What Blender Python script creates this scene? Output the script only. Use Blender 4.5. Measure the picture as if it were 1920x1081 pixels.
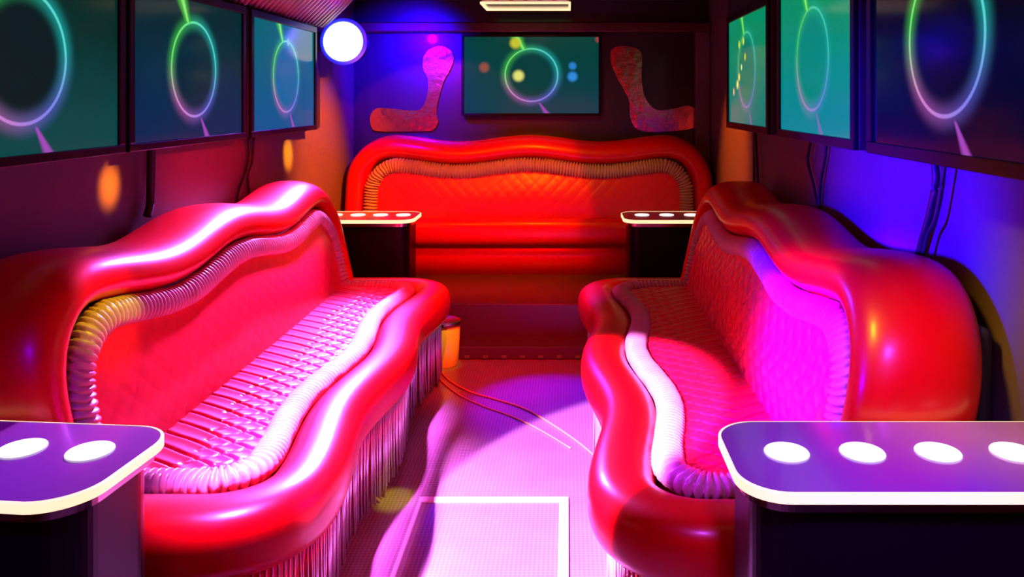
import bpy, bmesh, math, random
from mathutils import Vector, Matrix, noise
random.seed(7)
PI = math.pi
for o in list(bpy.data.objects): bpy.data.objects.remove(o)
scn = bpy.context.scene
COL = scn.collection

# ------------------------------------------------------------------ camera
H = 1.2                       # eye height over the bus floor
cd = bpy.data.cameras.new('camera'); cam = bpy.data.objects.new('camera', cd); COL.objects.link(cam)
cam.location = (0, 0, H); cam.rotation_euler = (PI/2, 0, 0)
cd.sensor_width = 36; cd.lens = 36*1490/1920
cd.shift_x = -(1065-960)/1920; cd.shift_y = -(540.5-185)/1920
cd.clip_start = .02
scn.camera = cam
# ------------------------------------------------------------------ world, exposure
w = bpy.data.worlds.new('world'); scn.world = w; w.use_nodes = True
w.node_tree.nodes['Background'].inputs[0].default_value = (.02, .0, .03, 1)
w.node_tree.nodes['Background'].inputs[1].default_value = .05
scn.view_settings.view_transform = 'Standard'; scn.view_settings.look = 'None'
scn.view_settings.gamma = 1; scn.view_settings.use_curve_mapping = False
scn.view_settings.exposure = 0
# ------------------------------------------------------------------ lights of the bus
def aim(o, tgt):
    d = Vector(tgt) - o.location
    o.rotation_euler = d.to_track_quat('-Z', 'Y').to_euler()
def spot(name, loc, tgt, color, power, deg, blend=.3, radius=.02):
    l = bpy.data.lights.new(name, 'SPOT'); o = bpy.data.objects.new(name, l); COL.objects.link(o)
    o.location = loc; aim(o, tgt); l.color = color; l.energy = power
    l.spot_size = math.radians(deg); l.spot_blend = blend; l.shadow_soft_size = radius
    return o
def area(name, loc, tgt, color, power, sx, sy, spread=180):
    l = bpy.data.lights.new(name, 'AREA'); o = bpy.data.objects.new(name, l); COL.objects.link(o)
    o.location = loc; l.shape = 'RECTANGLE'; l.size = sx; l.size_y = sy
    aim(o, tgt); l.color = color; l.energy = power; l.spread = math.radians(spread)
    return o
def point(name, loc, color, power, radius=.05):
    l = bpy.data.lights.new(name, 'POINT'); o = bpy.data.objects.new(name, l); COL.objects.link(o)
    o.location = loc; l.color = color; l.energy = power; l.shadow_soft_size = radius
    return o
RED = (1, .0, .0); MAG = (1, .12, .9); BLUE = (.06, .0, 1); ORG = (1, .16, .01); YEL = (1, .55, .02)
CZ = 1.80
area('red_ceiling_light', (-.22, 2.6, CZ-.03), (-.22, 2.6, 0), RED, 6, 1.0, 3.2)
area('front_red_light', (-.2, -.15, 1.05), (-.22, 2.0, .6), RED, 3.5, 1.2, .3)
spot('left_wall_red_spot', (-.5, 2.6, 1.4), (-1.31, 2.95, .95), (1, 0, 0), 70, 62, .9)
spot('rear_magenta_spot', (-1.02, 4.0, CZ-.12), (-.72, 2.3, .36), (1, .18, 1), 1200, 42, .7, .07)
area('left_strip_light', (-.66, 2.3, CZ-.04), (-.66, 2.3, .4), (1, .12, 1), 32, .05, 1.5, spread=16)
spot('right_table_spot', (.25, .5, CZ-.05), (.52, 1.32, .6), (.5, .06, 1), 150, 30, .8, .12)
spot('left_table_spot', (-.6, .5, CZ-.05), (-.98, 1.32, .6), (.14, .0, 1), 70, 26, .8, .12)
spot('aisle_spot', (-1.0, .6, CZ-.12), (.10, 2.30, 0), (1, .24, 1), 2700, 24, .12)
spot('right_back_spot', (-.85, 1.25, .96), (.62, 1.95, .55), (.35, .0, 1), 2600, 23, .8, .08)
spot('blue_wall_spot', (-1.0, 1.25, 1.08), (.86, 2.05, .92), (.02, 0, 1), 2000, 34, .9, .10)
spot('blue_floor_spot', (-.2, 4.0, CZ-.05), (-.06, 3.10, 0), (.16, .0, 1), 420, 22, .6)
spot('back_red_spot', (-.75, 3.2, CZ-.05), (-.74, 4.6, .66), (1, .02, .0), 120, 55, .12, .02)
spot('back_orange_spot', (-.22, 3.55, CZ-.05), (-.22, 4.62, .74), (1, .30, .0), 34, 78, .9)
spot('rear_step_spot', (-.2, 2.2, CZ-.05), (-.45, 3.85, .12), (1, .0, .0), 320, 44, .9)
spot('left_pillar_spot', (-.4, 3.9, CZ-.1), (-1.31, 4.2, .82), (1, .12, .0), 420, 50, .9)
spot('right_pillar_spot', (-.1, 3.9, CZ-.1), (.86, 4.1, .90), (1, .12, .0), 260, 40, .9)

# ------------------------------------------------------------------ materials
def mat(name, color=(.5,.5,.5), rough=.5, metal=0, coat=0, coat_r=.1, spec=.5, emit=None, es=0, bump=None, sheen=0):
    m = bpy.data.materials.new(name); m.use_nodes = True
    nt = m.node_tree; b = nt.nodes['Principled BSDF']
    b.inputs['Base Color'].default_value = (*color, 1); b.inputs['Roughness'].default_value = rough
    b.inputs['Metallic'].default_value = metal; b.inputs['Coat Weight'].default_value = coat
    b.inputs['Coat Roughness'].default_value = coat_r; b.inputs['Specular IOR Level'].default_value = spec
    if emit: b.inputs['Emission Color'].default_value = (*emit, 1); b.inputs['Emission Strength'].default_value = es
    if bump:
        sc, st = bump
        tc = nt.nodes.new('ShaderNodeTexCoord'); n = nt.nodes.new('ShaderNodeTexNoise'); bp = nt.nodes.new('ShaderNodeBump')
        n.inputs['Scale'].default_value = sc; n.inputs['Detail'].default_value = 4; bp.inputs['Strength'].default_value = st
        bp.inputs['Distance'].default_value = .004
        nt.links.new(tc.outputs['Object'], n.inputs['Vector']); nt.links.new(n.outputs['Fac'], bp.inputs['Height'])
        nt.links.new(bp.outputs['Normal'], b.inputs['Normal'])
        mx = nt.nodes.new('ShaderNodeMixRGB'); mx.inputs[1].default_value = (*[c*.88 for c in color], 1); mx.inputs[2].default_value = (*color, 1)
        nt.links.new(n.outputs['Fac'], mx.inputs[0]); nt.links.new(mx.outputs[0], b.inputs['Base Color'])
    return m
M = dict(
    vinyl=mat('red_vinyl', (.62, .0, .004), .34, spec=.4, coat=.28, coat_r=.2, bump=(60, .08)),
    pearl=mat('pearl_pink_vinyl', (.72, .006, .045), .36, coat=.35, coat_r=.28, bump=(90, .1)),
    ruche=mat('ivory_ruched_satin', (.50, .37, .33), .30, coat=.3, coat_r=.15, bump=(160, .3)),
    black=mat('black_gloss', (.006, .006, .010), .32, spec=.12, coat=.0, coat_r=.03, bump=(30, .02)),
    blackm=mat('black_matte', (.012, .011, .013), .6, bump=(40, .1)),
    ceil=mat('ceiling_black', (.02, .018, .02), .5, bump=(20, .1)),
    wall=mat('grey_wall_vinyl', (.11, .09, .10), .55, spec=.25, coat=0, bump=(45, .08)),
    backw=mat('back_wall_gloss', (.012, .010, .02), .35, coat=.2, bump=(10, .02)),
    plat=mat('platform_lino', (.09, .07, .07), .22, bump=(50, .06)),
    acryl=mat('tabletop_acrylic', (.30, .20, .45), .2, coat=.25, coat_r=.05, bump=(8, .01)),  # violet base paints in the purple reflections on the black top
    edge=mat('lit_edge_acrylic', (.9, .8, .6), .3, emit=(1, .82, .42), es=1.1, bump=(20, .02)),
    glow=mat('lit_cup_liner', (.9, .9, .85), .3, emit=(1, .95, .86), es=1.15, bump=(20, .02)),
    chrome=mat('chrome', (.45, .42, .42), .2, metal=1, bump=(15, .03)),
    mirror=mat('mirror_acrylic', (.95, .32, .28), .18, metal=1, bump=(22, .6)),  # red tint paints in the reflection of the red seats
    fringe=mat('metallic_fringe', (.8, .65, .75), .25, metal=.6, bump=(60, .1)),
    lamp=mat('blue_white_lens', (.9, .9, 1), .3, emit=(.85, .95, 1), es=1.6, bump=(20, .02)),
    cord=mat('black_cord', (.015, .015, .018), .4, bump=(80, .1)),
    linep=mat('pale_line', (.75, .50, .15), .35, bump=(80, .1)),
    steel=mat('trim_steel', (.95, .95, .95), .3, metal=.2, bump=(70, .06)),
    bin=mat('bin_enamel', (.85, .45, .05), .3, coat=.3, bump=(50, .04)),
    grille=mat('ribbed_cove', (.5, .48, .5), .3, coat=.4, bump=(50, .1)),
)
# floor: fine woven diamonds in a glossy vinyl
def floor_mat():
    m = mat('diamond_floor_vinyl', (.34, .31, .33), .26, coat=.2, coat_r=.08); nt = m.node_tree; b = nt.nodes['Principled BSDF']
    tc = nt.nodes.new('ShaderNodeTexCoord'); mp = nt.nodes.new('ShaderNodeMapping'); mp.inputs['Rotation'].default_value[2] = PI/4
    ck = nt.nodes.new('ShaderNodeTexChecker'); ck.inputs['Scale'].default_value = 120
    ck.inputs['Color1'].default_value = (.36, .32, .34, 1); ck.inputs['Color2'].default_value = (.26, .23, .25, 1)
    n = nt.nodes.new('ShaderNodeTexNoise'); n.inputs['Scale'].default_value = 7; n.inputs['Detail'].default_value = 6
    mx = nt.nodes.new('ShaderNodeMixRGB'); mx.blend_type = 'MULTIPLY'; mx.inputs[0].default_value = .35
    bp = nt.nodes.new('ShaderNodeBump'); bp.inputs['Strength'].default_value = .15; bp.inputs['Distance'].default_value = .002
    L = nt.links.new
    L(tc.outputs['Object'], mp.inputs['Vector']); L(mp.outputs[0], ck.inputs['Vector']); L(tc.outputs['Object'], n.inputs['Vector'])
    L(ck.outputs['Color'], mx.inputs[1]); L(n.outputs['Fac'], mx.inputs[2]); L(mx.outputs[0], b.inputs['Base Color'])
    L(ck.outputs['Fac'], bp.inputs['Height']); L(bp.outputs[0], b.inputs['Normal'])
    return m
M['floor'] = floor_mat()

# ------------------------------------------------------------------ mesh helpers
def thing(name, label, cat, loc, rotz=0, group=None):
    o = bpy.data.objects.new(name, None); COL.objects.link(o); o.empty_display_size = .1
    o.location = loc; o.rotation_euler = (0, 0, rotz); o['label'] = label; o['category'] = cat
    if group: o['group'] = group
    return o
def tag(o, label, cat, group=None):
    o['label'] = label; o['category'] = cat
    if group: o['group'] = group
    return o
def rootloc(p):
    v = Vector((0, 0, 0))
    while p is not None: v += Vector(p.location); p = p.parent
    return v
def obj(name, bm, m, parent=None, world=True, smooth=True, label=None):
    """link bm as ONE mesh object; world=True: bm holds world coordinates"""
    if world and parent is not None:
        bmesh.ops.translate(bm, verts=bm.verts, vec=-rootloc(parent))
    bmesh.ops.recalc_face_normals(bm, faces=bm.faces)
    me = bpy.data.meshes.new(name); bm.to_mesh(me); bm.free()
    if smooth:
        for p in me.polygons: p.use_smooth = True
    mm = M[m] if isinstance(m, str) else m
    me.materials.append(mm)
    o = bpy.data.objects.new(name, me); COL.objects.link(o); o.parent = parent
    if label: o['label'] = label
    return o
def struct(name, bm, m, smooth=False):
    o = obj(name, bm, m, None, smooth=smooth); o['kind'] = 'structure'; return o
def box(bm, x0, x1, y0, y1, z0, z1, bev=0):
    r = bmesh.ops.create_cube(bm, size=1)
    for v in r['verts']:
        v.co = Vector(((x0+x1)/2 + v.co.x*(x1-x0), (y0+y1)/2 + v.co.y*(y1-y0), (z0+z1)/2 + v.co.z*(z1-z0)))
    if bev:
        es = {e for v in r['verts'] for e in v.link_edges}
        bmesh.ops.bevel(bm, geom=list(es), offset=bev, segments=2, profile=.5, affect='EDGES')
    return bm
def bx(*a, bev=0): return box(bmesh.new(), *a, bev=bev)
def tube(bm, pts, r, n=8):
    pts = [Vector(p) for p in pts]; rings = []
    for i, p in enumerate(pts):
        t = (pts[min(i+1, len(pts)-1)] - pts[max(i-1, 0)]).normalized()
        a = t.cross(Vector((0, 0, 1)) if abs(t.z) < .95 else Vector((1, 0, 0))).normalized(); b = t.cross(a)
        rings.append([bm.verts.new(p + a*r*math.cos(2*PI*k/n) + b*r*math.sin(2*PI*k/n)) for k in range(n)])
    for i in range(len(rings)-1):
        for k in range(n): bm.faces.new((rings[i][k], rings[i][(k+1)%n], rings[i+1][(k+1)%n], rings[i+1][k]))
    bm.faces.new(rings[0]); bm.faces.new(rings[-1]); return bm
def prism(bm, loop, z0, z1, holes=()):
    """outline (x,y) with holes -> slab"""
    for z, _ in ((z0, 0), (z1, 1)):
        es = []
        for lp in [loop] + list(holes):
            vs = [bm.verts.new((x, y, z)) for x, y in lp]
            es += [bm.edges.new((vs[i], vs[(i+1) % len(vs)])) for i in range(len(vs))]
        bmesh.ops.triangle_fill(bm, edges=es, use_beauty=True)
    for lp in [loop] + list(holes):
        a = [bm.verts.new((x, y, z0)) for x, y in lp]; b = [bm.verts.new((x, y, z1)) for x, y in lp]
        for i in range(len(a)):
            j = (i+1) % len(a); bm.faces.new((a[i], a[j], b[j], b[i]))
    bmesh.ops.remove_doubles(bm, verts=bm.verts, dist=1e-5)
    return bm
def resample(pts, step):
    L = [0]
    for a, b in zip(pts, pts[1:]): L.append(L[-1] + math.dist(a, b))
    n = max(2, int(L[-1]/step)); out = []; j = 0
    for i in range(n+1):
        s = L[-1]*i/n
        while j < len(L)-2 and L[j+1] < s: j += 1
        t = (s-L[j])/max(1e-9, L[j+1]-L[j]); out.append(tuple(a+(b-a)*t for a, b in zip(pts[j], pts[j+1])))
    return out
def sweep(path, prof, place, step=.02):
    """path: 2-D points (p,q); prof(k,s)->(n,w) list per ring; place(p,q,w)->world.  n runs along the outward in-plane normal"""
    P = resample(path, step); bm = bmesh.new(); rings = []; s = 0
    for i, p in enumerate(P):
        a = P[max(i-1, 0)]; b = P[min(i+1, len(P)-1)]
        tx, ty = b[0]-a[0], b[1]-a[1]; l = math.hypot(tx, ty) or 1; nx, ny = -ty/l, tx/l
        if i: s += math.dist(p, P[i-1])
        rings.append([bm.verts.new(place(p[0]+nx*n, p[1]+ny*n, w)) for n, w in prof(s)])
    N = len(rings[0])
    for i in range(len(rings)-1):
        for k in range(N): bm.faces.new((rings[i][k], rings[i][(k+1)%N], rings[i+1][(k+1)%N], rings[i+1][k]))
    bm.faces.new(rings[0]); bm.faces.new(rings[-1])
    return bm
def sup(a, b, e, n=28):
    """super-ellipse section, half sizes a,b"""
    f = lambda v: math.copysign(abs(v)**(2/e), v)
    return [(a*f(math.cos(2*PI*k/n)), b*f(math.sin(2*PI*k/n))) for k in range(n)]
def ruched(a, b, pitch=.0165, amp=.17, n=16, seed=0):
    def prof(s):
        out = []; w = noise.noise(Vector((s*9, seed, 0)))
        for k in range(n):
            t = 2*PI*k/n
            ph = 2*PI*s/pitch + 3.2*noise.noise(Vector((s*14, seed+5, k*.22))) + .7*math.sin(t)
            r = 1.10 - amp*2.4*(1-abs(math.sin(ph/2)))**1.15 + .07*w
            out.append((a*r*math.cos(t), b*r*math.sin(t)))
        return out
    return prof
def grid(bm, nu, nv, f):
    V = [[bm.verts.new(f(i/nu, j/nv)) for j in range(nv+1)] for i in range(nu+1)]
    for i in range(nu):
        for j in range(nv): bm.faces.new((V[i][j], V[i+1][j], V[i+1][j+1], V[i][j+1]))
    return bm

# ------------------------------------------------------------------ shell of the bus
XL, XR, YB = -1.31, .86, 4.86
struct('floor', bx(XL-.05, XR+.05, -.3, 3.83, -.06, 0), 'floor')
struct('ceiling', bx(XL-.05, XR+.05, -.3, YB+.05, CZ, CZ+.05), 'ceil')
struct('wall_left', bx(XL-.05, XL, -.3, YB+.05, -.06, CZ), 'wall')
struct('wall_right', bx(XR, XR+.05, -.3, YB+.05, -.06, CZ), 'wall')
struct('wall_back', bx(XL, XR, YB, YB+.05, -.06, CZ), 'backw')
struct('trim_1', bx(XL+.0005, XL+.012, -.3, 4.16, 1.05, CZ), 'blackm')      # dark board behind the left screens
struct('trim_2', bx(XR-.012, XR-.0005, -.3, 4.22, 1.07, CZ), 'blackm')      # dark board behind the right screens
for i, y in enumerate((3.66,)):
    struct('trim_%d' % (3+i), bx(XR-.008, XR, y-.006, y+.006, 0, 1.07, bev=.002), 'blackm')
struct('trim_7', bx(XL, XR, YB-.10, YB, 1.60, 1.66, bev=.008), mat('header_red_board', (.06, .01, .01), .4, bump=(30, .05)))
struct('trim_8', bx(XR-.09, XR, YB-.07, YB, .0, 1.66, bev=.01), 'wall')
# raised rear platform with a low step
struct('platform', bx(XL, XR, 3.83, YB, -.06, .215, bev=.008), 'plat')
step = struct('platform_step', bx(XL, XR, 3.66, 3.83, 0, .058, bev=.006), 'plat')
# little lamps in the step edge
slm = mat('step_lamp', (.12, .03, .02), .4, emit=(1, .12, .03), es=.04, bump=(20, .02)); M['steplamp'] = slm
for k in range(9):
    x = -.55 + k*.085
    obj('step_lamp', bx(x-.012, x+.012, 3.652, 3.66, .006, .02, bev=.003), slm, step)

# ------------------------------------------------------------------ sofas
def sofa(label, place, rot_place, u0, u1, base_z, seat_z, top_z, depth, wave, seat_wave, loc, quilt, fringe=True,
         seatR=.075, A=.020, inset=.062, band=.027, chan=.6):
    """place(u, d, z) -> world.  u along the sofa, d away from the wall behind it"""
    t = thing('banquette_sofa', label, 'sofa', loc)
    cu = (u0+u1)/2; Lu = u1-u0
    # --- seat outline (u,d): near end, wavy front, far end
    def seat_path(off):
        r = .16 - off*.6; a, b = u0+off, u1-off; pts = [(a, .20)]
        D = lambda u: depth - off + seat_wave*math.cos(2*PI*(u-(u0+.16))/(.5*(Lu-.32)))
        for k in range(9):
            th = PI*k/16; pts.append((a + r*(1-math.cos(th)), D(a+r) - r*(1-math.sin(th))))
        n = 60
        for k in range(1, n): u = a+r+(b-a-2*r)*k/n; pts.append((u, D(u)))
        for k in range(9):
            th = PI*k/16; pts.append((b - r*(1-math.sin(th)), D(b-r) - r*(1-math.cos(th))))
        pts.append((b, .20)); return pts
    sh = seat_z-.145
    hh = (seat_z-sh)/2; zc = (seat_z+sh)/2
    sp = seat_path(0)
    sec = sup(seatR, hh, 2.7)
    obj('seat_roll', sweep(sp, lambda s: sec, lambda p, q, w: place(p, q, zc+w), .02), 'vinyl', t)
    if fringe: obj('seat_band', sweep(seat_path(seatR+.028), ruched(.034, .026, seed=3), lambda p, q, w: place(p, q, seat_z-.014+w), .0021), 'ruche', t)
    ip = seat_path(seatR+.05)
    Lr = len(ip)
    def dmax(u):
        u = min(max(u, ip[0][0]+1e-4), ip[-1][0]-1e-4)
        for a, b in zip(ip, ip[1:]):
            if a[0] <= u <= b[0] and b[0] > a[0]: return a[1]+(b[1]-a[1])*(u-a[0])/(b[0]-a[0])
        return .25
    def fseat(i, j):
        u = ip[0][0] + (ip[-1][0]-ip[0][0])*i; dm = dmax(u); d = .22 + (dm-.22)*j
        wob = .004*noise.noise(Vector((u*20, d*9, 2)))
        q = (u + chan*d + wob)/.060; ds = abs(q-round(q))*.060
        c = 1 - math.exp(-(ds/.0036)**2)
        c2 = 1
        if dm-.14 < d < dm-.02:
            q = (u - chan*1.3*d + wob)/.060; ds2 = abs(q-round(q))*.060; c2 = 1 - .6*math.exp(-(ds2/.005)**2)
        return place(u, d, seat_z - .020 + .0095*c*c2 + .0015*math.cos(2*PI*ds/.06) + .008*math.sin(PI*j))
    obj('seat_panel', grid(bmesh.new(), 950, 60, fseat), 'pearl', t)
    # --- body under the seat
    bm = bmesh.new(); lp = [(a, b) for a, b in seat_path(.012)]
    lp = [(lp[0][0], .01)] + lp + [(lp[-1][0], .01)]
    bot = [bm.verts.new(place(a, b, sh+.02)) for a, b in lp]; low = [bm.verts.new(place(a, b, base_z)) for a, b in seat_path(.04) and [(max(min(x, u1-.03), u0+.03), y-(.03 if y > .3 else 0)) for x, y in lp]]
    for i in range(len(bot)):
        j = (i+1) % len(bot); bm.faces.new((bot[i], bot[j], low[j], low[i]))
    bm.faces.new(bot); bm.faces.new(low)
    obj('base', bm, 'vinyl', t)
    if fringe:
        bm = bmesh.new(); fp = resample(seat_path(-.03), .013)
        for i, (a, b) in enumerate(fp):
            if b < .3: continue
            zb = base_z + .02 + .02*random.random(); p0 = place(a, b, sh+.015); p1 = place(a+random.uniform(-.004, .004), b+random.uniform(-.006, .006), zb)
            tube(bm, [p0, (p0+p1)/2 + Vector((random.uniform(-.002, .002), random.uniform(-.002, .002), 0)), p1], .0030, 5)
        f = obj('fringe', bm, 'fringe', t, label='hanging metallic thread fringe below the seat roll'); f['kind'] = 'stuff'
    # --- back
    zt = top_z - inset                       # centre line of the roll
    lean = lambda z: .10*(top_z-z)/(top_z-seat_z)
    W = lambda u: A*math.cos(2*PI*(u-(u0+.17))/(.5*(Lu-.34)))
    def back_path(off):
        r = .20-off*.55; a, b = u0+.0+off, u1-.0-off; pts = [(a, seat_z-.03)]
        Z = lambda u: zt - off + W(u)
        for k in range(10):
            th = PI*k/18; pts.append((a + r*(1-math.cos(th)), Z(a+r) - r*(1-math.sin(th))))
        n = 70
        for k in range(1, n): u = a+r+(b-a-2*r)*k/n; pts.append((u, Z(u)))
        for k in range(10):
            th = PI*k/18; pts.append((b - r*(1-math.sin(th)), Z(b-r) - r*(1-math.cos(th))))
        pts.append((b, seat_z-.03)); return pts
    hd = .125
    sec2 = sup(inset, hd, 2.3, 32)
    obj('back_roll', sweep(back_path(0), lambda s: sec2, lambda p, q, w: place(p, hd+.004+lean(q)*.95+w, q), .02), 'vinyl', t)
    obj('back_band', sweep(back_path(inset+band*.75), ruched(band+.004, band, seed=11), lambda p, q, w: place(p, .225+lean(q)+w, q), .0021), 'ruche', t)
    bp = back_path(inset+band*1.4)
    def zmax(u):
        u = min(max(u, bp[0][0]+1e-4), bp[-1][0]-1e-4)
        for a, b in zip(bp, bp[1:]):
            if a[0] <= u <= b[0] and b[0] > a[0]: return a[1]+(b[1]-a[1])*(u-a[0])/(b[0]-a[0])
        return seat_z
    def fback(i, j):
        u = bp[0][0] + (bp[-1][0]-bp[0][0])*i; z = seat_z-.03 + (zmax(u)-seat_z+.03)*j
        c = (abs(math.sin(PI*(u+z)/.075))*abs(math.sin(PI*(u-z)/.075)))**.35
        return place(u, .232 + lean(z) + quilt*c + .018*math.sin(PI*min(1, j*1.1))*math.sin(PI*i), z)
    obj('back_panel', grid(bmesh.new(), 400, 80, fback), 'pearl', t)
    bm = bmesh.new()
    c = [place(a, d, z) for a in (u0+.02, u1-.02) for d in (.004, .23) for z in (base_z, zt-.03)]
    lo = Vector([min(v[i] for v in c) for i in range(3)]); hi = Vector([max(v[i] for v in c) for i in range(3)])
    box(bm, lo.x, hi.x, lo.y, hi.y, lo.z, hi.z, bev=.02)
    obj('back_board', bm, 'blackm', t)
    return t
V3 = lambda *a: Vector(a)
sofa('long red banquette along the left wall with smooth dark red back and pale ribbed seat', lambda u, d, z: V3(XL+.015+d, u, z), 0,
     1.56, 3.50, 0, .41, .84, .705, 0, .020, (XL+.4, 2.5, 0), .0008)
sofa('long red banquette along the right wall with magenta diamond-quilted back', lambda u, d, z: V3(XR-.015-d, u, z), 0,
     1.54, 3.50, 0, .41, .84, .705, 0, .024, (XR-.4, 2.5, 0), .007)
sofa('wide red banquette across the rear wall with orange ruched band', lambda u, d, z: V3(u, YB-.004-d, z), 0,
     XL+.085, XR-.085, .215, .536, .966, .44, 0, .0, ((XL+XR)/2, YB-.3, .215), .002, fringe=False, seatR=.06, A=.019, inset=.070, band=.036, chan=0)

# ------------------------------------------------------------------ cup-holder tables
def table(label, x0, x1, y0, y1, z0, zt, cups, corner, rot=0, pivot=None, cr=.034, bow=0):
    """corner: +1 rounded on the right (+x) side, -1 on the left"""
    cx, cy = (x0+x1)/2, (y0+y1)/2
    t = thing('cup_holder_table', label, 'table', (cx, cy, z0), rot)
    hx, hy = (x1-x0)/2, (y1-y0)/2
    def outline(off, r=.075):
        pts = []; ax, ay = hx-off, hy-off; n = 10; r = max(.02, r-off*.5)
        lst = [(1, -1), (1, 1), (-1, 1), (-1, -1)]
        for sx, sy in lst:
            rr = r if sx == corner else .012
            c = (sx*(ax-rr), sy*(ay-rr)); a0 = {(1,-1): -PI/2, (1,1): 0, (-1,1): PI/2, (-1,-1): PI}[(sx, sy)]
            for k in range(n+1):
                a = a0 + PI/2*k/n; pts.append((c[0]+rr*math.cos(a), c[1]+rr*math.sin(a)))
        if bow: pts = [(x, y - (bow*(1-(x/ax)**2) if y < 0 else 0)) for x, y in pts]
        return pts
    Z = zt - z0
    circ = lambda x, y, r, n=28: [(x+r*math.cos(2*PI*k/n), y+r*math.sin(2*PI*k/n)) for k in range(n)]
    hol = [circ(cxx-cx, cyy-cy, cr) for cxx, cyy in cups]
    obj('tabletop', prism(bmesh.new(), outline(.004), Z-.010, Z, hol), 'acryl', t, world=False, smooth=False)
    # glowing rim: a band round the edge of the top
    bm = bmesh.new(); o1, o2 = outline(0), outline(.0045)
    for (a, za), (b, zb) in (((o1, Z-.016), (o1, Z-.001)), ((o1, Z-.001), (o2, Z+.0008)), ((o1, Z-.016), (o2, Z-.016))):
        va = [bm.verts.new((x, y, za)) for x, y in a]; vb = [bm.verts.new((x, y, zb)) for x, y in b]
        for i in range(len(va)): j = (i+1) % len(va); bm.faces.new((va[i], va[j], vb[j], vb[i]))
    obj('lit_edge', bm, 'edge', t, world=False, smooth=False)
    bm = bmesh.new(); prism(bm, outline(.012), Z-.034, Z-.017); obj('apron', bm, 'chrome', t, world=False, smooth=False)
    bm = bmesh.new(); prism(bm, outline(.026), 0, Z-.034); obj('cabinet', bm, 'black', t, world=False, smooth=False)
    for cxx, cyy in cups:
        bm = bmesh.new(); n = 28
        P = [(cr+.003, .0015), (cr+.002, .003), (cr-.001, .002), (cr-.002, -.008), (0, -.0085)]
        rings = [[bm.verts.new((cxx-cx+r*math.cos(2*PI*k/n), cyy-cy+r*math.sin(2*PI*k/n), Z+z)) for k in range(n)] for r, z in P[:-1]]
        for a, b in zip(rings, rings[1:]):
            for k in range(n): bm.faces.new((a[k], a[(k+1)%n], b[(k+1)%n], b[k]))
        bm.faces.new(rings[-1])
        obj('cup_holder', bm, 'glow', t, world=False)
    return t
ZT = .611
table('black table with four lit cup holders in the right foreground', .262, .852, 1.185, 1.455, 0, ZT,
      [(.364+.126*k, 1.323) for k in range(4)], -1)
table('black table with lit cup holders in the left foreground corner', -1.29, -.705, 1.18, 1.455, 0, ZT,
      [(-.80-.121*k, 1.345) for k in range(4)], 1, rot=math.radians(-5), bow=.012)
table('black table with cup holders beyond the far end of the left banquette', -1.30, -.755, 3.85, 4.16, .215, ZT,
      [(-.835-.115*k, 4.03) for k in range(4)], 1)
table('black table with cup holders beyond the far end of the right banquette', .272, .85, 3.85, 4.16, .215, ZT,
      [(.375+.125*k, 4.03) for k in range(4)], -1)

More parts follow.
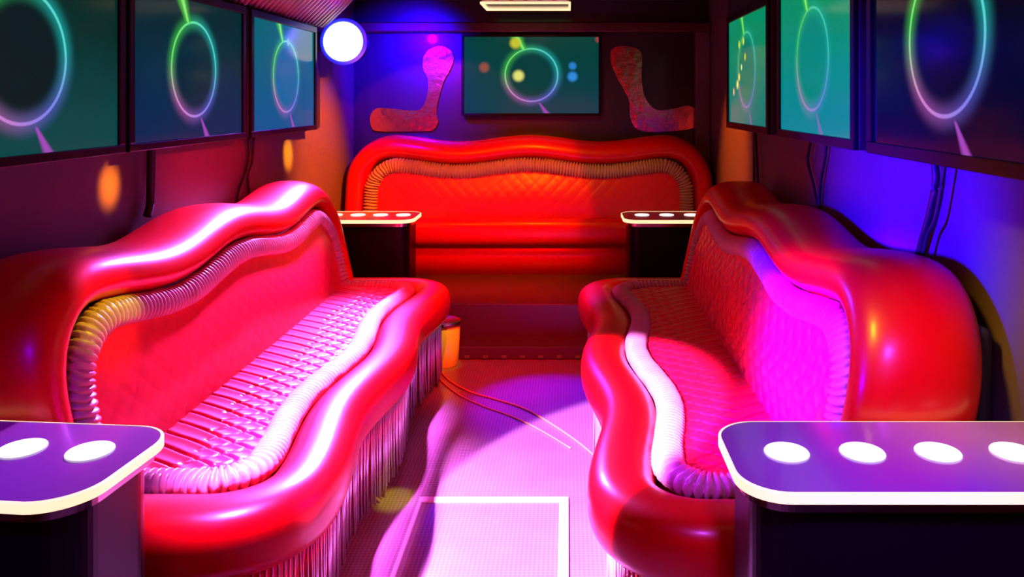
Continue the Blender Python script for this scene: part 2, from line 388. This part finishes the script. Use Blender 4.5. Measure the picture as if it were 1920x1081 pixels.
# ------------------------------------------------------------------ screens
def screen_mat(name, W_, H_, bg1, bg2, inner, amb=1, ringk=1.0, blobs=(), topk=1.0):
    """glowing picture: hoop with a green beam above and a violet one below; local x to the right, z up, metres"""
    m = bpy.data.materials.new(name); m.use_nodes = True; nt = m.node_tree; b = nt.nodes['Principled BSDF']; L = nt.links.new
    tc = nt.nodes.new('ShaderNodeTexCoord'); sp = nt.nodes.new('ShaderNodeSeparateXYZ'); L(tc.outputs['Object'], sp.inputs[0])
    def mt(op, a, b_=None, c=None, clamp=False):
        n = nt.nodes.new('ShaderNodeMath'); n.operation = op; n.use_clamp = clamp
        for i, v in enumerate((a, b_, c)):
            if v is None: continue
            if isinstance(v, (int, float)): n.inputs[i].default_value = v
            else: L(v, n.inputs[i])
        return n.outputs[0]
    x = mt('DIVIDE', sp.outputs[0], H_); z = mt('DIVIDE', sp.outputs[2], H_)     # unit = screen height
    def rmap(v, a, b_, c, d):
        n = nt.nodes.new('ShaderNodeMapRange'); n.interpolation_type = 'SMOOTHSTEP'; L(v, n.inputs[0])
        for i, q in enumerate((a, b_, c, d)): n.inputs[i+1].default_value = q
        return n.outputs[0]
    def mix(f, a, b_, mode='MIX'):
        n = nt.nodes.new('ShaderNodeMixRGB'); n.blend_type = mode
        if isinstance(f, (int, float)): n.inputs[0].default_value = f
        else: L(f, n.inputs[0])
        for i, v in ((1, a), (2, b_)):
            if isinstance(v, tuple): n.inputs[i].default_value = (*v, 1)
            else: L(v, n.inputs[i])
        return n.outputs[0]
    R = .345
    r = mt('SQRT', mt('ADD', mt('MULTIPLY', x, x), mt('MULTIPLY', z, z)))
    nz = nt.nodes.new('ShaderNodeTexNoise'); nz.inputs['Scale'].default_value = 4; L(tc.outputs['Object'], nz.inputs['Vector'])
    bg = mix(rmap(mt('ADD', z, mt('MULTIPLY', nz.outputs['Fac'], .5)), -.3, .7, 0, 1), bg1, bg2)
    bg = mix(rmap(r, R-.10, R+.0, 1, 0), bg, inner)
    dr = mt('ABSOLUTE', mt('SUBTRACT', r, R))
    core = rmap(dr, .004, .014, 1, 0); halo = mt('POWER', rmap(dr, 0, .12, 1, 0), 2.0)
    # colour round the hoop
    cz = rmap(z, -.30, .12, 0, 1); cx = rmap(x, -.30, .28, 0, 1)
    upc = mix(cx, (.10, .90, .08), (.02, .75, .70)); lowc = mix(cx, (.75, .16, .60), (.16, .16, .95)); hoopc = mix(cz, lowc, upc)
    lite = mix(.12, hoopc, (.75, .85, .80))
    col = mix(mt('MULTIPLY', halo, .30*ringk), bg, hoopc)
    col = mix(mt('MULTIPLY', core, .85*ringk), col, lite)
    # beam above: from (-.17,.5) to (-.10,.34); below: (.13,-.36) to (.20,-.5)
    def beam(col, z0, z1, xa, xb, wa, wb, c, k):
        t = mt('DIVIDE', mt('SUBTRACT', z, z0), z1-z0, clamp=False)
        xc = mt('ADD', xa, mt('MULTIPLY', t, xb-xa)); wd = mt('ADD', wa, mt('MULTIPLY', t, wb-wa))
        d = mt('DIVIDE', mt('ABSOLUTE', mt('SUBTRACT', x, xc)), wd)
        on = mt('MULTIPLY', rmap(t, -.05, .1, 0, 1), rmap(t, 1.3, 1.4, 1, 0))
        return mix(mt('MULTIPLY', mt('MULTIPLY', rmap(d, .2, 1.2, 1, 0), on), k), col, c)
    col = beam(col, .33, .5, -.10, -.20, .05, .10, (.05, .55, .04), .8*topk)
    col = beam(col, .33, .5, -.10, -.19, .018, .035, (.35, .95, .25), .7*topk)
    col = beam(col, -.36, -.5, .10, .20, .012, .05, (.40, .07, .55), .9*ringk)
    for bx_, bz_, br_, bc_ in blobs:
        d = mt('SQRT', mt('ADD', mt('POWER', mt('SUBTRACT', x, bx_), 2), mt('POWER', mt('SUBTRACT', z, bz_), 2)))
        col = mix(rmap(d, br_*.35, br_, 1, 0), col, bc_)
    b.inputs['Base Color'].default_value = (.004, .004, .005, 1); b.inputs['Roughness'].default_value = .12
    b.inputs['Specular IOR Level'].default_value = .10
    L(col, b.inputs['Emission Color']); b.inputs['Emission Strength'].default_value = amb
    return m
def tv(label, centre, facing, W_, H_, thick, smat, bez=.022, botbez=.026, cable_pts=()):
    """facing: rotation about z so that local -y looks at the viewer"""
    t = thing('television', label, 'television', centre, facing, 'flat screens around the cabin')
    W2, H2 = W_/2, H_/2
    bm = bmesh.new(); box(bm, -W2-bez, W2+bez, .006, thick, -H2-botbez, H2+bez, bev=.005)
    obj('housing', bm, 'blackm', t, world=False, smooth=False)
    bm = bmesh.new()
    box(bm, -W2-bez, W2+bez, -.006, .008, H2, H2+bez, bev=.003); box(bm, -W2-bez, W2+bez, -.006, .008, -H2-botbez, -H2, bev=.003)
    box(bm, -W2-bez, -W2, -.006, .008, -H2, H2, bev=.003); box(bm, W2, W2+bez, -.006, .008, -H2, H2, bev=.003)
    obj('bezel', bm, 'black', t, world=False, smooth=False)
    obj('screen', bx(-W2, W2, .002, .006, -H2, H2), smat, t, world=False, smooth=False)
    bm = bmesh.new(); box(bm, -.12, .12, thick, thick+.004, -.12, .12)
    return t, bm
SH = .456
LZ = H + (.327-.13)/2
T1 = screen_mat('screen_picture_1', .77, SH, (.0, .060, .065), (.0, .022, .016), (.002, .012, .015), 1.0)
T2 = screen_mat('screen_picture_2', .77, SH, (.0, .020, .085), (.0, .022, .030), (.0, .018, .040), 1.0)
T3 = screen_mat('screen_picture_3', .77, SH, (.0, .085, .28), (.0, .12, .16), (.0, .13, .36), 1.0, .9, blobs=((.05, .34, .05, (.25, .5, .55)),))
T4 = screen_mat('screen_picture_4', .73, SH, (.0, .18, .17), (.0, .26, .12), (.0, .20, .13), 1.0, .5,
    blobs=((-.30, .25, .05, (.7, .7, .02)), (-.12, .27, .05, (.7, .75, .05)), (-.05, .12, .05, (.5, .6, .02)), (-.30, -.06, .05, (1, .8, .1)), (-.38, -.13, .06, (.9, .9, .2)), (-.2, .03, .04, (.8, .9, .3)), (-.55, -.20, .05, (.9, .5, .2))))
T5 = screen_mat('screen_picture_5', .73, SH, (.0, .23, .32), (.0, .27, .13), (.0, .24, .20), 1.0, .55)
T6 = screen_mat('screen_picture_6', .73, SH, (.0, .002, .022), (.0, .002, .005), (.0, .002, .010), 1.0)
T7 = screen_mat('screen_picture_7', .81, .46, (.0, .045, .075), (.0, .050, .040), (.0, .045, .045), 1.0, .9,
    blobs=((-.62, .10, .09, (.28, .08, .05)), (-.17, -.01, .10, (.75, .75, .18)), (-.21, .42, .10, (.55, .55, .03)), (.54, .12, .07, (.02, .22, .60)), (.54, -.02, .09, (.03, .25, .70)), (.88, .47, .06, (.3, .05, .05))))
def bracket(t, bm): obj('wall_bracket', bm, 'blackm', t, world=False, smooth=False)
tvs = {}
for key, y0, y1, sm, lab in (('L1', 1.445, 2.215, T1, 'nearest flat screen on the left wall, cut by the picture edge'),
                        ('L2', 2.295, 3.055, T2, 'middle flat screen on the left wall with green and violet hoop'),
                        ('L3', 3.165, 3.925, T3, 'farthest flat screen on the left wall showing a blue picture')):
    t, bm = tv(lab, (-1.254, (y0+y1)/2, LZ), PI/2, y1-y0, SH, .036, sm, bez=.030, botbez=.024); box(bm, -.1, .1, .036, .0435, -.1, .1, bev=.002); bracket(t, bm)
RZ = H + (.35-.106)/2
for key, y0, y1, sm, lab in (('R1', 1.22, 1.945, T6, 'nearest and darkest flat screen on the right wall'),
                        ('R2', 2.09, 2.79, T5, 'middle flat screen on the right wall with a bright turquoise picture'),
                        ('R3', 2.98, 3.69, T4, 'farthest flat screen on the right wall with yellow sparkles')):
    t, bm = tv(lab, (.746, (y0+y1)/2, RZ), -PI/2, y1-y0, SH, .05, sm, bez=.030, botbez=.028); box(bm, -.1, .1, .05, .101, -.1, .1, bev=.002); bracket(t, bm)
t, bm = tv('flat screen centred on the rear wall above the wide banquette', (-.221, 4.80, H+.143), 0, .812, .461, .04, T7, bez=.016, botbez=.016); box(bm, -.1, .1, .04, .0595, -.1, .1, bev=.002); bracket(t, bm)

# cables hanging from the screens
def pt(px, py, x): y = 1490*x/(px-1065); return (x, y, H-(py-185)*y/1490)
def cable(label, pts, x, r=.006):
    P = [Vector(pt(a, b, x)) for a, b in pts]; out = []
    for i in range(len(P)-1):                      # catmull-rom
        p0, p1, p2, p3 = P[max(i-1, 0)], P[i], P[i+1], P[min(i+2, len(P)-1)]
        for k in range(6):
            s = k/6; out.append(.5*((2*p1)+(p2-p0)*s+(2*p0-5*p1+4*p2-p3)*s*s+(3*p1-p0-3*p2+p3)*s**3))
    out.append(P[-1]); tag(obj('cable', tube(bmesh.new(), out, r, 7), 'cord'), label, 'cable', 'screen cables on the walls')
cable('thick black cable on the left wall under the middle screen', [(284, 272), (283, 330), (282, 380), (276, 405)], XL+.02, .013)
cable('thin black cable on the left wall under the farthest screen', [(466, 258), (468, 290), (462, 320), (452, 350), (446, 390)], XL+.018, .007)
cable('second thin black cable crossing its neighbour under the farthest left screen', [(476, 258), (474, 300), (465, 330), (468, 370)], XL+.012, .005)
cable('straight thin black cable at the far end of the right wall', [(1416, 248), (1418, 290), (1420, 330), (1424, 380)], XR-.02, .008)
cable('black cable looping down under the middle right screen', [(1520, 262), (1514, 300), (1524, 345), (1534, 400), (1536, 440)], XR-.02, .006)
cable('black cable beside the loop under the middle right screen', [(1550, 265), (1546, 300), (1538, 345), (1536, 390), (1540, 440)], XR-.016, .006)
cable('thick black cable hanging under the nearest right screen', [(1752, 300), (1755, 340), (1744, 400), (1730, 450), (1722, 480)], XR-.02, .009)
cable('thin cable twisted along the thick one under the nearest right screen', [(1772, 304), (1765, 350), (1754, 410), (1740, 440), (1730, 480)], XR-.032, .005)

# ------------------------------------------------------------------ mirror ornaments on the rear wall
def ornament(label, pts):
    P = [((px-1065)*4.84/1490, H-(py-185)*4.84/1490) for px, py in pts]
    cx = sum(p[0] for p in P)/len(P); cz = sum(p[1] for p in P)/len(P); n = len(P); S = []
    for i in range(n):
        p0, p1, p2, p3 = [Vector((*P[(i+k) % n], 0)) for k in (-1, 0, 1, 2)]
        for k in range(5):
            s = k/5; S.append(.5*((2*p1)+(p2-p0)*s+(2*p0-5*p1+4*p2-p3)*s*s+(3*p1-p0-3*p2+p3)*s**3))
    bm = bmesh.new(); prism(bm, [(v.x-cx, v.y-cz) for v in S], 0, .012)
    # crinkled foil-like facing: ruffle the interior
    bmesh.ops.rotate(bm, verts=bm.verts, matrix=Matrix.Rotation(PI/2, 3, 'X'))
    o = obj('mirror_ornament', bm, 'mirror', None, world=False, smooth=False); o.location = (cx, YB-.001, cz)
    tag(o, label, 'ornament', 'mirror ornaments on the rear wall')
Lp = [(806, 92), (828, 86), (846, 96), (850, 112), (842, 134), (832, 152), (822, 185), (818, 210), (821, 228), (812, 243), (790, 246), (712, 246), (696, 238), (694, 216), (706, 203), (730, 203), (770, 207), (790, 203), (800, 180), (802, 150), (793, 128), (794, 106)]
ornament('curved mirror ornament left of the rear screen', Lp)
Rp = [(1148, 92), (1168, 86), (1196, 92), (1204, 106), (1203, 140), (1206, 170), (1214, 190), (1232, 206), (1262, 204), (1290, 198), (1306, 208), (1307, 226), (1300, 240), (1256, 246), (1214, 247), (1192, 240), (1182, 220), (1180, 190), (1168, 165), (1152, 135), (1145, 112)]
ornament('curved mirror ornament right of the rear screen', Rp)

# ------------------------------------------------------------------ lamps
t = thing('stage_light', 'round glaring blue-white lamp high on the left wall near the rear', 'lamp', (-1.165, 4.12, H+.296))
def disc(bm, c, r, y0, y1, n=32, dome=0):
    rings = []
    for yy, rr in ((y1, r*.55), (y1, r*.98), (y0+.004, r), (y0, r*.97)):
        rings.append([bm.verts.new((c[0]+rr*math.cos(2*PI*k/n), yy, c[1]+rr*math.sin(2*PI*k/n))) for k in range(n)])
    for a, b in zip(rings, rings[1:]):
        for k in range(n): bm.faces.new((a[k], a[(k+1)%n], b[(k+1)%n], b[k]))
    bm.faces.new(rings[0]); bm.faces.new(rings[-1]); return bm
obj('lamp_housing', disc(bmesh.new(), (0, 0), .112, .0, .10), 'black', t, world=False)
bm = bmesh.new(); n = 32; rings = []
for j in range(7):
    a = PI/2*j/6; rings.append([bm.verts.new((.104*math.cos(a)*math.cos(2*PI*k/n), -.002-.035*math.sin(a), .104*math.cos(a)*math.sin(2*PI*k/n))) for k in range(n)])
for a, b in zip(rings, rings[1:]):
    for k in range(n): bm.faces.new((a[k], a[(k+1)%n], b[(k+1)%n], b[k]))
bm.faces.new(rings[0]); bmesh.ops.remove_doubles(bm, verts=bm.verts, dist=1e-4)
obj('lens', bm, 'lamp', t, world=False)
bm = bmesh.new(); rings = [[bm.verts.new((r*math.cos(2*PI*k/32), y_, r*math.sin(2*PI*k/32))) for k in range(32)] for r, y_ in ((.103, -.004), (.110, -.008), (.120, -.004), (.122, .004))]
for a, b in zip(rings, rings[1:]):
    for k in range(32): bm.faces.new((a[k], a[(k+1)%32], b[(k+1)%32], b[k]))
obj('halo_ring', bm, mat('painted_blue_halo', (.1, .2, .8), .4, emit=(.0, .015, 1), es=.9, bump=(20, .02)), t, world=False)  # added blue ring standing in for the soft halo round the lamp
bm = bmesh.new(); box(bm, -.145, -.115, .02, .07, -.05, .05, bev=.004); obj('bracket', bm, 'chrome', t, world=False, smooth=False)
spot('stage_light_beam', (-1.12, 4.02, H+.296), (-.55, 2.2, .5), (.10, .02, 1), 300, 52, .7, .08)
spot('stage_light_spill', (-.95, 4.15, H+.42), (-.98, YB, H+.14), (.02, 0, 1), 420, 80, 1, .03)
spot('stage_wall_spill', (-.80, 4.0, H+.40), (XL, 4.35, H+.28), (.10, 0, 1), 60, 55, 1, .03)
# mirrored ceiling light over the rear
t = thing('ceiling_light', 'mirrored ceiling light with bright rim hanging above the rear screen', 'lamp', (-.225, 4.36, CZ))
z1 = H+.500-CZ
obj('lamp_tray', bx(-.235, .235, -.16, .16, z1+.012, -.0, bev=.006), 'chrome', t, world=False, smooth=False)
bm = bmesh.new(); box(bm, -.24, .24, -.168, -.156, z1, z1+.012, bev=.002); box(bm, -.24, .24, .156, .168, z1, z1+.012, bev=.002)
box(bm, -.24, -.228, -.156, .156, z1, z1+.012, bev=.002); box(bm, .228, .24, -.156, .156, z1, z1+.012, bev=.002)
obj('lit_rim', bm, 'edge', t, world=False, smooth=False)
for k in range(6):
    x = -.19+.076*k
    obj('facet', bx(x-.032, x+.032, -.172, -.160, z1+.02, z1+.085, bev=.006), 'chrome', t, world=False, smooth=False)
# ribbed cove above the left screens
t = thing('ribbed_cove_panel', 'ribbed sloping panel above the farthest screen on the left wall', 'panel', (XL+.1, 3.2, 1.66))
bm = bmesh.new(); y = 2.3
while y < 4.14:
    tube(bm, [(XL+.040, y, H+.372), (XL+.166, y-.06, H+.470), (XL+.285, y-.12, CZ-.020)], .010, 6); y += .048
f = obj('rib', bm, 'grille', t); f['kind'] = 'stuff'
bm = bmesh.new(); vs = [bm.verts.new(v) for v in ((XL+.013, 2.2, H+.37), (XL+.013, 4.16, H+.37), (XL+.30, 4.16, CZ-.002), (XL+.30, 2.2, CZ-.002), (XL+.013, 2.2, CZ-.002), (XL+.013, 4.16, CZ-.002))]
for f_ in ((0, 1, 2, 3), (0, 3, 4), (1, 5, 2), (3, 2, 5, 4), (0, 4, 5, 1)): bm.faces.new([vs[i] for i in f_])
obj('panel_board', bm, 'blackm', t, smooth=False)
spot('cove_spot', (-.75, 3.9, 1.35), (XL+.12, 3.75, 1.68), (.6, .03, 1), 8, 50, .6)

# ------------------------------------------------------------------ floor things
t = thing('floor_hatch', 'rectangular floor hatch edged with bright metal strips in the near aisle', 'hatch', (-.222, 1.7, 0))
x0, x1, y0, y1 = -.445, .002, .9, 2.385
obj('hatch_panel', bx(x0+.01, x1-.01, y0+.01, y1-.01, .0005, .004), 'floor', t, smooth=False)
for a in ((x0, x1, y1-.03, y1), (x0, x1, y0, y0+.02), (x0, x0+.012, y0+.02, y1-.03), (x1-.028, x1, y0+.02, y1-.03)):
    obj('edge_strip', bx(*a, .0005, .008, bev=.002), 'steel', t, smooth=False)
# fluted bin beside the step
t = thing('waste_bin', 'small round fluted bin by the rear step beside the left banquette', 'bin', (-.555, 3.58, 0))
def lathe(bm, P, n, flute=0):
    rings = [[bm.verts.new(((r+flute*(1 if k % 2 else -1))*math.cos(2*PI*k/n), (r+flute*(1 if k % 2 else -1))*math.sin(2*PI*k/n), z)) for k in range(n)] for r, z in P]
    for a, b in zip(rings, rings[1:]):
        for k in range(n): bm.faces.new((a[k], a[(k+1)%n], b[(k+1)%n], b[k]))
    bm.faces.new(rings[0]); bm.faces.new(rings[-1]); return bm
obj('bin_body', lathe(bmesh.new(), [(.056, .0), (.060, .012), (.068, .19)], 48, .0016), 'bin', t, world=False)
obj('rim', lathe(bmesh.new(), [(.068, .188), (.073, .19), (.073, .204), (.068, .207), (.060, .204)], 32), 'chrome', t, world=False)
# thin pale lines laid along the floor
def floor_pt(px, py): y = H*1490/(py-185); return ((px-1065)*y/1490, y, .004)
def floor_line(label, pts, r):
    P = [Vector(floor_pt(*p)) for p in pts]; out = []
    for i in range(len(P)-1):
        p0, p1, p2, p3 = P[max(i-1, 0)], P[i], P[i+1], P[min(i+2, len(P)-1)]
        for k in range(6):
            s = k/6; out.append(.5*((2*p1)+(p2-p0)*s+(2*p0-5*p1+4*p2-p3)*s*s+(3*p1-p0-3*p2+p3)*s**3))
    out.append(P[-1]); tag(obj('pale_line', tube(bmesh.new(), out, r, 7), 'linep'), label, 'cord', 'pale lines across the aisle')
floor_line('upper thin pale line curving from the bin across the aisle floor', [(818, 684), (840, 712), (880, 735), (930, 750), (985, 768), (1040, 800), (1090, 835), (1130, 870)], .0038)
floor_line('lower thin pale line beside the first on the aisle floor', [(812, 690), (828, 715), (862, 742), (910, 764), (960, 782), (1010, 806), (1070, 842)], .0028)

# small coloured beams of the mirror ball
spot('beam_1', (-.2, 2.3, CZ-.1), (XL, 2.27, H-.25), (1, .20, .0), 1100, 5, .8)
spot('beam_2', (-.2, 3.5, CZ-.1), (XL, 3.72, H-.26), (1, .30, .0), 1100, 6, .8)
spot('beam_3', (-.3, 1.7, CZ-.1), (-1.05, 1.78, .70), (1, .75, .01), 70, 12, .6)
spot('beam_4', (-.1, 1.9, CZ-.1), (-.52, 2.38, 0), (1, .8, .02), 130, 4.5, .4)
spot('beam_5', (-.2, 2.9, CZ-.1), (-.555, 3.55, .10), (1, .75, .02), 90, 6, .4)
spot('beam_6', (0, 1.3, CZ-.1), (XR, 1.45, .62), (1, .45, .01), 110, 24, .6, .12)
